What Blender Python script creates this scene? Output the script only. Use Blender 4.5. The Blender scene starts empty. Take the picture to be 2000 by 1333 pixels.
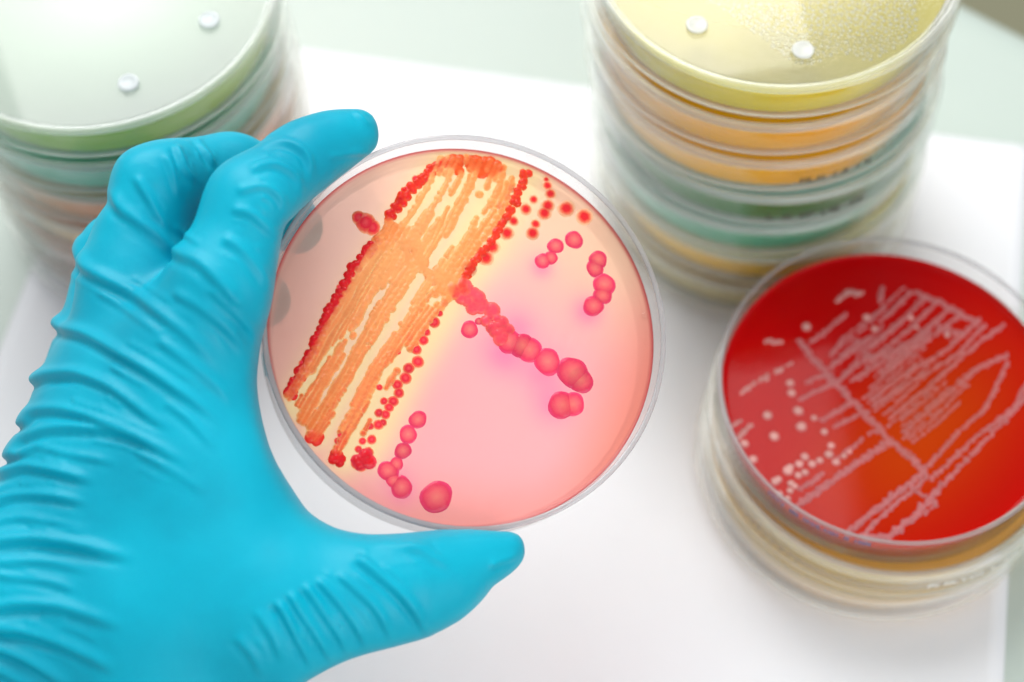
import bpy, bmesh, math, random
import numpy as np
from mathutils import Matrix, Vector
random.seed(7); rng = np.random.default_rng(11)
scene = bpy.context.scene
COL = scene.collection
MM = 0.001

# ------------------------------------------------------------------ camera
F_PX, PITCH, ROLL, CAM_H = 3219.08, 1.05466, 0.05045, 400.31      # pixels of the 2000 px wide photo, radians, mm
_f = np.array([0, math.cos(PITCH), -math.sin(PITCH)]); _r0 = np.array([1., 0, 0]); _d0 = np.cross(_f, _r0)
AX_R = math.cos(ROLL)*_r0 + math.sin(ROLL)*_d0                    # right
AX_D = -math.sin(ROLL)*_r0 + math.cos(ROLL)*_d0                   # down
AX_F = _f                                                         # forward
CAM = np.array([0, 0, CAM_H])
cam_data = bpy.data.cameras.new('camera')
cam = bpy.data.objects.new('camera', cam_data); COL.objects.link(cam)
cam_data.sensor_width = 36.0
cam_data.lens = F_PX/2000*36
cam_data.clip_start = 0.01; cam_data.clip_end = 50
cam.matrix_world = Matrix(((AX_R[0], -AX_D[0], -AX_F[0], 0), (AX_R[1], -AX_D[1], -AX_F[1], 0),
                           (AX_R[2], -AX_D[2], -AX_F[2], CAM_H*MM), (0, 0, 0, 1)))
cam_data.dof.use_dof = True
cam_data.dof.focus_distance = 0.354
cam_data.dof.aperture_fstop = 6.6
scene.camera = cam

# ------------------------------------------------------------------ light
world = bpy.data.worlds.new('World'); scene.world = world; world.use_nodes = True
bg = world.node_tree.nodes['Background']
bg.inputs['Color'].default_value = (0.93, 0.97, 1.0, 1); bg.inputs['Strength'].default_value = 0.40

def area(name, loc, target, sx, sy, power, color):
    l = bpy.data.lights.new(name, 'AREA'); l.shape = 'RECTANGLE'; l.size = sx; l.size_y = sy
    l.energy = power; l.color = color
    o = bpy.data.objects.new(name, l); COL.objects.link(o)
    o.location = loc
    o.rotation_euler = (Vector(target)-Vector(loc)).to_track_quat('-Z', 'Y').to_euler()
    return o
area('window_light', (-0.18, 0.95, 0.98), (-0.05, 0.2, 0.05), 0.95, 0.98, 14.5, (1.0, 0.985, 0.96))
area('added_front_fill', (0.75, -1.0, 0.95), (0.0, 0.2, 0.05), 1.3, 1.0, 12.5, (1.0, 0.99, 0.97))  # added fill lamp behind the camera, brightens the stack fronts

# ------------------------------------------------------------------ render settings
scene.view_settings.view_transform = 'Standard'; scene.view_settings.look = 'None'
scene.view_settings.exposure = 0.5; scene.view_settings.gamma = 1.0
scene.view_settings.use_curve_mapping = False
scene.render.engine = 'CYCLES'
cy = scene.cycles
cy.max_bounces = 14; cy.transmission_bounces = 10; cy.transparent_max_bounces = 48
cy.glossy_bounces = 4; cy.diffuse_bounces = 9
cy.use_adaptive_sampling = True; cy.adaptive_threshold = 0.03
cy.caustics_reflective = True; cy.caustics_refractive = True
cy.sample_clamp_indirect = 6.0; cy.blur_glossy = 0.3
cy.use_light_tree = False
cy.use_denoising = True
try: cy.denoiser = 'OPENIMAGEDENOISE'
except Exception: pass

# ------------------------------------------------------------------ helpers
def lin(r, g, b):
    f = lambda c: (c/255/12.92) if c/255 <= 0.04045 else ((c/255+0.055)/1.055)**2.4
    return (f(r), f(g), f(b))

def back(px, py, point, normal):
    """photo pixel -> point (mm) on a plane of the scene"""
    v = AX_F + (px-1000)/F_PX*AX_R + (py-666.5)/F_PX*AX_D
    t = np.dot(np.asarray(point)-CAM, normal)/np.dot(v, normal)
    return CAM + t*v

def mesh_obj(name, verts, faces, mat=None, parent=None, smooth=True, mats=None, fmat=None):
    me = bpy.data.meshes.new(name)
    me.from_pydata([tuple(v) for v in verts], [], [tuple(f) for f in faces])
    if mats:
        for m in mats: me.materials.append(m)
        if fmat is not None: me.polygons.foreach_set('material_index', fmat)
    elif mat: me.materials.append(mat)
    if smooth: me.polygons.foreach_set('use_smooth', [True]*len(me.polygons))
    me.update()
    o = bpy.data.objects.new(name, me); COL.objects.link(o)
    if parent: o.parent = parent
    return o

def outward(o):
    b = bmesh.new(); b.from_mesh(o.data); bmesh.ops.recalc_face_normals(b, faces=b.faces); b.to_mesh(o.data); b.free()
    return o

def link_copy(src, parent):
    o = src.copy(); COL.objects.link(o); o.parent = parent
    return o

def lathe(profile, n=112, closed=True, wob=0.0):
    """profile: list of (r, z) in mm; closed loop; poles allowed at r=0"""
    verts, faces, ring = [], [], []
    for r, z in profile:
        if r < 1e-6: ring.append([len(verts)]); verts.append((0, 0, z*MM))
        else:
            ring.append(list(range(len(verts), len(verts)+n)))
            for i in range(n):
                a = 2*math.pi*i/n
                verts.append((r*MM*math.cos(a), r*MM*math.sin(a), z*MM))
    segs = list(range(len(profile)-1)) + ([len(profile)-1] if closed else [])
    seg_of = []
    for s in segs:
        A, B = ring[s], ring[(s+1) % len(profile)]
        for i in range(n):
            j = (i+1) % n
            if len(A) == 1 and len(B) == 1: continue
            if len(A) == 1: faces.append((A[0], B[j], B[i]))
            elif len(B) == 1: faces.append((A[i], A[j], B[0]))
            else: faces.append((A[i], A[j], B[j], B[i]))
            seg_of.append(s)
    return verts, faces, seg_of

def set_attr(me, name, cols):
    at = me.color_attributes.new(name, 'FLOAT_COLOR', 'POINT')
    c = np.ones((len(me.vertices), 4), np.float32); c[:, :3] = cols
    at.data.foreach_set('color', c.ravel())

def sharpen(o, ang=35):
    try:
        o.data.set_sharp_from_angle(angle=math.radians(ang))
    except Exception: pass

def tag(o, label, cat=None, group=None, kind=None):
    if label: o['label'] = label
    if cat: o['category'] = cat
    if group: o['group'] = group
    if kind: o['kind'] = kind

# ------------------------------------------------------------------ materials
def new_mat(name):
    m = bpy.data.materials.new(name); m.use_nodes = True
    nt = m.node_tree; nt.nodes.clear()
    out = nt.nodes.new('ShaderNodeOutputMaterial')
    return m, nt, out

def plastic(name, color=(0.975, 0.985, 0.98), rough=0.015, ior=1.56):
    m, nt, out = new_mat(name)
    p = nt.nodes.new('ShaderNodeBsdfPrincipled')
    p.inputs['Base Color'].default_value = (*color, 1)
    p.inputs['Transmission Weight'].default_value = 1.0
    p.inputs['IOR'].default_value = ior
    nz = nt.nodes.new('ShaderNodeTexNoise'); nz.inputs['Scale'].default_value = 160; nz.inputs['Detail'].default_value = 3
    mr = nt.nodes.new('ShaderNodeMapRange'); mr.inputs['To Min'].default_value = rough*0.4; mr.inputs['To Max'].default_value = rough*2.2
    tc = nt.nodes.new('ShaderNodeTexCoord')
    nt.links.new(tc.outputs['Object'], nz.inputs['Vector'])
    nt.links.new(nz.outputs['Fac'], mr.inputs['Value']); nt.links.new(mr.outputs[0], p.inputs['Roughness'])
    nt.links.new(p.outputs[0], out.inputs['Surface'])
    return m

def thin_plastic(name, color=(0.992, 0.995, 0.993), rough=0.03, ior=1.5):
    """clear moulded plastic without the bending of light: see-through with a Fresnel shine on both faces"""
    m, nt, out = new_mat(name); N = nt.nodes; L = nt.links
    x = N.new('ShaderNodeBsdfTransparent'); x.inputs['Color'].default_value = (*color, 1)
    g = N.new('ShaderNodeBsdfGlossy'); g.inputs['Roughness'].default_value = rough
    ge = N.new('ShaderNodeNewGeometry')
    mr = N.new('ShaderNodeMapRange'); mr.inputs['To Min'].default_value = ior; mr.inputs['To Max'].default_value = 1/ior
    L.new(ge.outputs['Backfacing'], mr.inputs['Value'])
    fr = N.new('ShaderNodeFresnel'); L.new(mr.outputs[0], fr.inputs['IOR'])
    mx = N.new('ShaderNodeMixShader'); L.new(fr.outputs[0], mx.inputs[0]); L.new(x.outputs[0], mx.inputs[1]); L.new(g.outputs[0], mx.inputs[2])
    L.new(mx.outputs[0], out.inputs['Surface'])
    return m

def gel(name, color=None, attr=None, trans=0.25, transl=0.5, gloss_rough=0.1, var=0.06, scale=60, bump=0.0, bump_scale=900, ior=1.36):
    """wet agar or growth: diffuse + translucent + a little straight see-through, wet coat"""
    m, nt, out = new_mat(name); N = nt.nodes; L = nt.links
    tc = N.new('ShaderNodeTexCoord')
    nz = N.new('ShaderNodeTexNoise'); nz.inputs['Scale'].default_value = scale; nz.inputs['Detail'].default_value = 4
    L.new(tc.outputs['Object'], nz.inputs['Vector'])
    if attr:
        at = N.new('ShaderNodeAttribute'); at.attribute_name = attr; csock = at.outputs['Color']
    else:
        rgb = N.new('ShaderNodeRGB'); rgb.outputs[0].default_value = (*color, 1); csock = rgb.outputs[0]
    hsv = N.new('ShaderNodeHueSaturation'); L.new(csock, hsv.inputs['Color'])
    mr = N.new('ShaderNodeMapRange'); mr.inputs['To Min'].default_value = 1-var; mr.inputs['To Max'].default_value = 1+var
    L.new(nz.outputs['Fac'], mr.inputs['Value']); L.new(mr.outputs[0], hsv.inputs['Value'])
    c = hsv.outputs[0]
    d = N.new('ShaderNodeBsdfDiffuse'); t = N.new('ShaderNodeBsdfTranslucent'); x = N.new('ShaderNodeBsdfTransparent')
    g = N.new('ShaderNodeBsdfGlossy'); g.inputs['Roughness'].default_value = gloss_rough
    for b in (d, t, x): L.new(c, b.inputs['Color'])
    m1 = N.new('ShaderNodeMixShader'); m1.inputs[0].default_value = transl; L.new(d.outputs[0], m1.inputs[1]); L.new(t.outputs[0], m1.inputs[2])
    m2 = N.new('ShaderNodeMixShader'); m2.inputs[0].default_value = trans; L.new(m1.outputs[0], m2.inputs[1]); L.new(x.outputs[0], m2.inputs[2])
    fr = N.new('ShaderNodeFresnel'); ge = N.new('ShaderNodeNewGeometry'); mi = N.new('ShaderNodeMapRange')
    mi.inputs['To Min'].default_value = ior; mi.inputs['To Max'].default_value = 1/ior
    L.new(ge.outputs['Backfacing'], mi.inputs['Value']); L.new(mi.outputs[0], fr.inputs['IOR'])
    m3 = N.new('ShaderNodeMixShader'); L.new(fr.outputs[0], m3.inputs[0]); L.new(m2.outputs[0], m3.inputs[1]); L.new(g.outputs[0], m3.inputs[2])
    if bump:
        n2 = N.new('ShaderNodeTexNoise'); n2.inputs['Scale'].default_value = bump_scale; L.new(tc.outputs['Object'], n2.inputs['Vector'])
        bp = N.new('ShaderNodeBump'); bp.inputs['Strength'].default_value = bump; bp.inputs['Distance'].default_value = 0.0002
        L.new(n2.outputs['Fac'], bp.inputs['Height'])
        for b in (d, t, g): L.new(bp.outputs[0], b.inputs['Normal'])
        L.new(bp.outputs[0], fr.inputs['Normal'])
    L.new(m3.outputs[0], out.inputs['Surface'])
    return m

def colony_mat(name, stops, transl=0.45, trans=0.05):
    """colour by distance from the colony's own centre"""
    m, nt, out = new_mat(name); N = nt.nodes; L = nt.links
    tc = N.new('ShaderNodeTexCoord')
    sep = N.new('ShaderNodeSeparateXYZ'); L.new(tc.outputs['Object'], sep.inputs[0])
    cb = N.new('ShaderNodeCombineXYZ'); L.new(sep.outputs[0], cb.inputs[0]); L.new(sep.outputs[1], cb.inputs[1])
    ln = N.new('ShaderNodeVectorMath'); ln.operation = 'LENGTH'; L.new(cb.outputs[0], ln.inputs[0])
    nz = N.new('ShaderNodeTexNoise'); nz.inputs['Scale'].default_value = 3.2; nz.inputs['Detail'].default_value = 3
    oi = N.new('ShaderNodeObjectInfo'); ad = N.new('ShaderNodeVectorMath'); ad.operation = 'ADD'
    L.new(tc.outputs['Object'], ad.inputs[0]); L.new(oi.outputs['Random'], ad.inputs[1]); L.new(ad.outputs[0], nz.inputs['Vector'])
    ma = N.new('ShaderNodeMath'); ma.operation = 'MULTIPLY_ADD'; ma.inputs[1].default_value = 0.3; L.new(nz.outputs['Fac'], ma.inputs[0])
    L.new(ln.outputs['Value'], ma.inputs[2])
    sb = N.new('ShaderNodeMath'); sb.operation = 'SUBTRACT'; sb.inputs[1].default_value = 0.15; L.new(ma.outputs[0], sb.inputs[0])
    cr = N.new('ShaderNodeValToRGB'); L.new(sb.outputs[0], cr.inputs[0])
    el = cr.color_ramp.elements
    while len(el) < len(stops): el.new(0.5)
    for e, (p, c) in zip(el, stops): e.position = p; e.color = (*lin(*c), 1)
    hs = N.new('ShaderNodeHueSaturation'); L.new(cr.outputs[0], hs.inputs['Color'])
    mr = N.new('ShaderNodeMapRange'); mr.inputs['To Min'].default_value = 0.88; mr.inputs['To Max'].default_value = 1.1
    L.new(oi.outputs['Random'], mr.inputs['Value']); L.new(mr.outputs[0], hs.inputs['Value'])
    d = N.new('ShaderNodeBsdfDiffuse'); t = N.new('ShaderNodeBsdfTranslucent'); x = N.new('ShaderNodeBsdfTransparent')
    for b in (d, t, x): L.new(hs.outputs[0], b.inputs['Color'])
    g = N.new('ShaderNodeBsdfGlossy'); g.inputs['Roughness'].default_value = 0.14
    m1 = N.new('ShaderNodeMixShader'); m1.inputs[0].default_value = transl; L.new(d.outputs[0], m1.inputs[1]); L.new(t.outputs[0], m1.inputs[2])
    m2 = N.new('ShaderNodeMixShader'); m2.inputs[0].default_value = trans; L.new(m1.outputs[0], m2.inputs[1]); L.new(x.outputs[0], m2.inputs[2])
    fr = N.new('ShaderNodeFresnel'); fr.inputs['IOR'].default_value = 1.3
    m3 = N.new('ShaderNodeMixShader'); L.new(fr.outputs[0], m3.inputs[0]); L.new(m2.outputs[0], m3.inputs[1]); L.new(g.outputs[0], m3.inputs[2])
    L.new(m3.outputs[0], out.inputs['Surface'])
    return m

def matte(name, color, rough=0.6, var=0.03, scale=40, bump=0.0, bump_scale=400, spec=0.5):
    m, nt, out = new_mat(name); N = nt.nodes; L = nt.links
    p = N.new('ShaderNodeBsdfPrincipled'); p.inputs['Roughness'].default_value = rough
    p.inputs['Specular IOR Level'].default_value = spec
    tc = N.new('ShaderNodeTexCoord'); nz = N.new('ShaderNodeTexNoise'); nz.inputs['Scale'].default_value = scale; nz.inputs['Detail'].default_value = 5
    L.new(tc.outputs['Object'], nz.inputs['Vector'])
    hs = N.new('ShaderNodeHueSaturation'); hs.inputs['Color'].default_value = (*color, 1)
    mr = N.new('ShaderNodeMapRange'); mr.inputs['To Min'].default_value = 1-var; mr.inputs['To Max'].default_value = 1+var
    L.new(nz.outputs['Fac'], mr.inputs['Value']); L.new(mr.outputs[0], hs.inputs['Value']); L.new(hs.outputs[0], p.inputs['Base Color'])
    if bump:
        n2 = N.new('ShaderNodeTexNoise'); n2.inputs['Scale'].default_value = bump_scale; n2.inputs['Detail'].default_value = 4
        L.new(tc.outputs['Object'], n2.inputs['Vector'])
        bp = N.new('ShaderNodeBump'); bp.inputs['Strength'].default_value = bump; bp.inputs['Distance'].default_value = 0.0004
        L.new(n2.outputs['Fac'], bp.inputs['Height']); L.new(bp.outputs[0], p.inputs['Normal'])
    L.new(p.outputs[0], out.inputs['Surface'])
    return m

M_CLEAR = plastic('clear_polystyrene')
M_LID = thin_plastic('clear_lid_polystyrene', ior=1.42)
M_THIN = thin_plastic('clear_cup_polystyrene', (0.99, 0.993, 0.991), ior=1.36)
M_WATER = plastic('condensed_water', (0.99, 0.99, 0.99), 0.0, 1.33)
M_FOG = gel('breath_of_condensation', lin(226, 234, 230), trans=0.66, transl=0.2, gloss_rough=0.4, var=0.03, scale=25)
M_FOG2 = gel('thin_condensation', lin(248, 246, 232), trans=0.86, transl=0.2, gloss_rough=0.4, var=0.03, scale=25)
M_NUB = gel('frosted_plastic', lin(245, 247, 250), trans=0.5, transl=0.4, gloss_rough=0.15, var=0.02)
M_RIM = gel('rim_light_white', lin(252, 254, 252), trans=0.74, transl=0.3, gloss_rough=0.08, var=0.02, ior=1.5)  # clear rims whitened to stand in for the light they catch
M_CUPRIM = gel('moulded_cup_rim', lin(214, 214, 216), trans=0.70, transl=0.3, gloss_rough=0.05, var=0.02, ior=1.55)
M_BEAD = gel('dew_beads', lin(252, 252, 246), trans=0.6, transl=0.4, gloss_rough=0.05, var=0.0, ior=1.34)
M_PAPER = matte('white_paper', (0.68, 0.69, 0.715), 0.75, 0.012, 60, 0.12, 900, 0.25)
M_TABLE = matte('pale_green_laminate', lin(172, 184, 177), 0.42, 0.02, 18, 0.03, 1500, 0.4)
M_FLOOR = matte('dark_olive_floor', lin(140, 138, 112), 0.6, 0.1, 6)
M_INK = matte('faded_ink', lin(96, 92, 128), 0.6, 0.2, 900)
M_DARKINK = matte('dark_ink', lin(52, 58, 44), 0.6, 0.2, 900)
M_WHITEINK = matte('white_embossed_print', (0.85, 0.87, 0.87), 0.4, 0.05, 900)

# glove
def glove_mat():
    m, nt, out = new_mat('cyan_nitrile'); N = nt.nodes; L = nt.links
    p = N.new('ShaderNodeBsdfPrincipled')
    tc = N.new('ShaderNodeTexCoord')
    nz = N.new('ShaderNodeTexNoise'); nz.inputs['Scale'].default_value = 35; nz.inputs['Detail'].default_value = 4
    L.new(tc.outputs['Object'], nz.inputs['Vector'])
    cr = N.new('ShaderNodeValToRGB'); cr.color_ramp.elements[0].position = 0.3; cr.color_ramp.elements[1].position = 0.6
    cr.color_ramp.elements[0].color = (*lin(0, 142, 168), 1); cr.color_ramp.elements[1].color = (*lin(0, 158, 184), 1)
    L.new(nz.outputs['Fac'], cr.inputs[0]); L.new(cr.outputs[0], p.inputs['Base Color'])
    p.inputs['Roughness'].default_value = 0.46; p.inputs['Specular IOR Level'].default_value = 0.2
    p.inputs['Subsurface Weight'].default_value = 0.12; p.inputs['Subsurface Radius'].default_value = (0.0006, 0.002, 0.003); p.inputs['Subsurface Scale'].default_value = 1.0
    n2 = N.new('ShaderNodeTexNoise'); n2.inputs['Scale'].default_value = 2600; n2.inputs['Detail'].default_value = 3
    n3 = N.new('ShaderNodeTexNoise'); n3.inputs['Scale'].default_value = 130; n3.inputs['Detail'].default_value = 3
    L.new(tc.outputs['Object'], n2.inputs['Vector']); L.new(tc.outputs['Object'], n3.inputs['Vector'])
    b1 = N.new('ShaderNodeBump'); b1.inputs['Strength'].default_value = 0.3; b1.inputs['Distance'].default_value = 0.00006; L.new(n2.outputs['Fac'], b1.inputs['Height'])
    b2 = N.new('ShaderNodeBump'); b2.inputs['Strength'].default_value = 0.25; b2.inputs['Distance'].default_value = 0.0008; L.new(n3.outputs['Fac'], b2.inputs['Height'])
    L.new(b1.outputs[0], b2.inputs['Normal']); L.new(b2.outputs[0], p.inputs['Normal'])
    L.new(p.outputs[0], out.inputs['Surface'])
    return m
M_GLOVE = glove_mat()

# ------------------------------------------------------------------ setting: table, floor, paper
def prism(name, poly, z0, z1, mat, parent=None):
    n = len(poly)
    v = [(x*MM, y*MM, z0*MM) for x, y in poly] + [(x*MM, y*MM, z1*MM) for x, y in poly]
    f = [tuple(range(n-1, -1, -1)), tuple(range(n, 2*n))] + [(i, (i+1) % n, n+(i+1) % n, n+i) for i in range(n)]
    return mesh_obj(name, v, f, mat, parent, smooth=False)

Z = np.array([0, 0, 1.])
e1 = back(1935, -20, (0, 0, 0), Z); e2 = back(2085, 56, (0, 0, 0), Z)
ed = (e2-e1)/np.linalg.norm(e2-e1)
pA = e1-ed*600; pB = e1+ed*700
tbl = prism('table_top', [(-700, -500), (pB[0], -500), (pB[0], pB[1]), (pA[0], pA[1]), (-700, pA[1])], -40, 0, M_TABLE)
tag(tbl, None, kind='structure')
bvm = tbl.modifiers.new('edge', 'BEVEL'); bvm.width = 0.03; bvm.segments = 8
flr = prism('floor', [(-2500, -2500), (2500, -2500), (2500, 3500), (-2500, 3500)], -770, -750, M_FLOOR)
tag(flr, None, kind='structure')

u = np.array([math.cos(math.radians(-13.3)), math.sin(math.radians(-13.3))]); v_ = np.array([-u[1], u[0]])
def uv(a, b): return tuple(u*a+v_*b)
# paper sheet, a grid with a faint lift at its corners
nx, ny = 60, 44
pv, pf = [], []
for j in range(ny+1):
    for i in range(nx+1):
        a = -193.5+279.5*i/nx; b = 103+209.3*j/ny
        x, y = uv(a, b)
        s, t = i/nx, j/ny
        z = 0.12 + 0.25*(max(0, t-0.85)/0.15)**2 + 0.2*(max(0, s-0.9)/0.1)**2 + 0.2*(max(0, 0.1-s)/0.1)**2
        pv.append((x*MM, y*MM, z*MM))
for j in range(ny):
    for i in range(nx):
        k = j*(nx+1)+i; pf.append((k, k+1, k+nx+2, k+nx+1))
paper = mesh_obj('paper_sheet', pv, pf, M_PAPER)
so = paper.modifiers.new('thickness', 'SOLIDIFY'); so.thickness = 0.0001; so.offset = -1
tag(paper, 'plain white sheet of paper lying under the dishes on the pale green table', 'paper')

# ------------------------------------------------------------------ petri dish parts
CUP_R, CUP_H, WALL, FLOOR_T = 43.6, 12.8, 1.15, 1.2
def cup_profile(H=CUP_H, R=CUP_R):
    ri = R-WALL
    return [(0, 0.35), (R-3.4, 0.35), (R-2.9, 0.0), (R-1.3, 0.0), (R-0.55, 0.25), (R-0.25, 0.8), (R-0.12, H-2.2), (R-0.02, H-1.9), (R, H-0.35), (R-0.12, H-0.08), (R-0.35, H),
            (ri+0.25, H), (ri+0.05, H-0.15), (ri-0.05, H-0.5), (ri-0.15, FLOOR_T+0.7), (ri-0.4, FLOOR_T+0.2), (ri-0.9, FLOOR_T), (0, FLOOR_T)]
LID_R, LID_IN, SKIRT = 46.0, 44.75, 8.2
def lid_profile():
    # z = 0 at the underside of the lid plate (rests on the cup rim)
    R, r = LID_R, LID_IN
    return [(0, 0), (r-0.8, 0), (r-0.2, -0.25), (r, -0.8), (r+0.1, -SKIRT+0.2), (r+0.25, -SKIRT), (R+0.05, -SKIRT), (R+0.18, -SKIRT+0.2), (R+0.15, -SKIRT+0.9), (R, -SKIRT+1.1), (R-0.1, 0.2), (R-0.3, 1.25), (R-0.6, 1.7),
            (R-1.25, 1.85), (R-1.9, 1.7), (R-2.2, 1.2), (R-2.8, 1.1), (0, 1.1)]
PITCHZ = CUP_H+1.9

cup_v, cup_f, cup_s = lathe(cup_profile()); lid_v, lid_f, lid_s = lathe(lid_profile())
_me = {}
def cup(parent, rim=None):
    mat = M_THIN; rim = rim or M_RIM
    if rim.name in _me: return link_copy(_me[rim.name], parent)
    fm = [1 if k in (8, 9, 10, 11, 12) else 2 if k in (2, 3) else 0 for k in cup_s]
    o = mesh_obj('base_cup', cup_v, cup_f, None, parent, mats=[mat, rim, rim], fmat=fm); outward(o); sharpen(o, 50); _me[rim.name] = o; return o
nub_v, nub_f, _ = lathe([(0, -0.05), (2.5, -0.05), (2.6, 0.25), (2.45, 0.5), (2.1, 0.58), (1.75, 0.5), (1.45, 0.3), (0, 0.22)], 28)
def lid(parent, nubs=(), mat=None):
    if 'lid' in _me: o = link_copy(_me['lid'], parent)
    else:
        fm = [1 if k in (5, 6, 7, 10, 11, 12, 13, 14) else 0 for k in lid_s]
        o = mesh_obj('lid', lid_v, lid_f, None, parent, mats=[M_LID, M_RIM], fmat=fm); outward(o); sharpen(o, 50); _me['lid'] = o
    o.location = (0, 0, CUP_H*MM+0.00002)
    for (x, y) in nubs:
        if 'nub' in _me: q = link_copy(_me['nub'], o)
        else: q = mesh_obj('stacking_nub', nub_v, nub_f, M_NUB, o); outward(q); _me['nub'] = q
        q.location = (x*MM, y*MM, 1.13*MM)
    return o
AG_R = CUP_R-WALL-0.22
def agar(parent, top, side, thick=6.8, name='agar'):
    prof = [(0, FLOOR_T+0.06), (AG_R-1.0, FLOOR_T+0.06), (AG_R-0.35, FLOOR_T+0.3), (AG_R-0.08, FLOOR_T+0.8), (AG_R, FLOOR_T+thick-0.2), (AG_R, FLOOR_T+thick+0.55), (AG_R-0.25, FLOOR_T+thick+0.3), (AG_R-0.8, FLOOR_T+thick+0.08), (AG_R-1.8, FLOOR_T+thick), (0, FLOOR_T+thick)]
    v, f, seg = lathe(prof, 112, closed=False)
    fm = [0 if s >= 5 else 1 for s in seg]
    return outward(mesh_obj(name, v, f, None, parent, mats=[top, side], fmat=fm))

def dish_root(name, x, y, z, rz, label, group):
    e = bpy.data.objects.new(name, None); COL.objects.link(e)
    e.empty_display_size = 0.02
    e.location = (x*MM, y*MM, z*MM); e.rotation_euler = (0, 0, rz)
    tag(e, label, 'petri dish', group)
    return e

def strokes(name, parent, R, z, a0, a1, h, mat, n, seed, thick=0.05):
    """a line of short illegible pen or print strokes on a cylinder wall"""
    rr = random.Random(seed); v, f = [], []
    def bar(aA, zA, aB, zB, w):
        # thin box following the wall
        da = w/R
        b = len(v)
        for (a, zz) in ((aA, zA), (aB, zB)):
            for s in (-1, 1):
                for R_ in (R+0.01, R+thick):
                    v.append(((R_*math.cos(a+s*da/2))*MM, (R_*math.sin(a+s*da/2))*MM, (zz + (0 if abs(zA-zB) > 0.3 else s*w/2))*MM))
        q = [(0, 1, 3, 2), (4, 6, 7, 5), (0, 4, 5, 1), (2, 3, 7, 6), (1, 5, 7, 3), (0, 2, 6, 4)]
        f.extend([tuple(b+i for i in t) for t in q])
    for k in range(n):
        a = a0+(a1-a0)*(k+0.5)/n; w = abs(a1-a0)/n*0.62
        if rr.random() < 0.14: continue
        t = rr.choice('HNILVRA')
        bw = h*0.16
        if t in 'HNRI': bar(a-w/2, z, a-w/2, z+h, bw)
        if t in 'HN': bar(a+w/2, z, a+w/2, z+h, bw)
        if t in 'HR': bar(a-w/2, z+h*0.5, a+w/2, z+h*0.5+0.01, bw)
        if t in 'N': bar(a-w/2, z+h, a+w/2, z, bw)
        if t == 'L': bar(a-w/2, z, a-w/2, z+h, bw); bar(a-w/2, z+bw/2, a+w/2, z+bw/2+0.01, bw)
        if t in 'VA':
            y0, y1 = (0, h) if t == 'A' else (h, 0)
            bar(a-w/2, z+y0, a, z+y1, bw); bar(a+w/2, z+y0, a, z+y1, bw)
        if t == 'R': bar(a-w/2, z+h, a+w/2, z+h-0.01, bw); bar(a+w/2, z+h, a+w/2, z+h*0.5, bw)
    return mesh_obj(name, v, f, mat, parent, smooth=False)

# ------------------------------------------------------------------ right stack
RX, RY = 68.1, 275.8
right = [  # surface colour, side colour, label
    ((230, 222, 92), (232, 208, 24), 'topmost dish of the tall right stack, droplets under its clear lid over yellow-green agar'),
    ((255, 196, 10), (255, 182, 0), 'dish with amber agar, second from the top of the tall right stack'),
    ((255, 206, 40), (255, 190, 10), 'dish with pale orange agar and faint print, third from top of right stack'),
    ((160, 212, 208), (40, 124, 40), 'dish with dark green agar and black print, fourth from top of right stack'),
    ((176, 216, 206), (84, 178, 140), 'dish with sea-green agar, fifth from the top of the right stack'),
    ((254, 226, 130), (255, 204, 50), 'dish with cream-yellow agar, second from the bottom of the right stack'),
    ((236, 230, 206), (230, 214, 152), 'bottom dish of the tall right stack, greyish cream agar, standing on the paper'),
]
def place_nubs(pixels, cx, cy, zplane, rz=0):
    out = []
    for (px, py) in pixels:
        p = back(px, py, (0, 0, zplane), Z)
        x, y = p[0]-cx, p[1]-cy
        c, s = math.cos(-rz), math.sin(-rz)
        out.append((c*x-s*y, s*x+c*y))
    return out
jr = random.Random(3)
nR = len(right)
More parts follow.
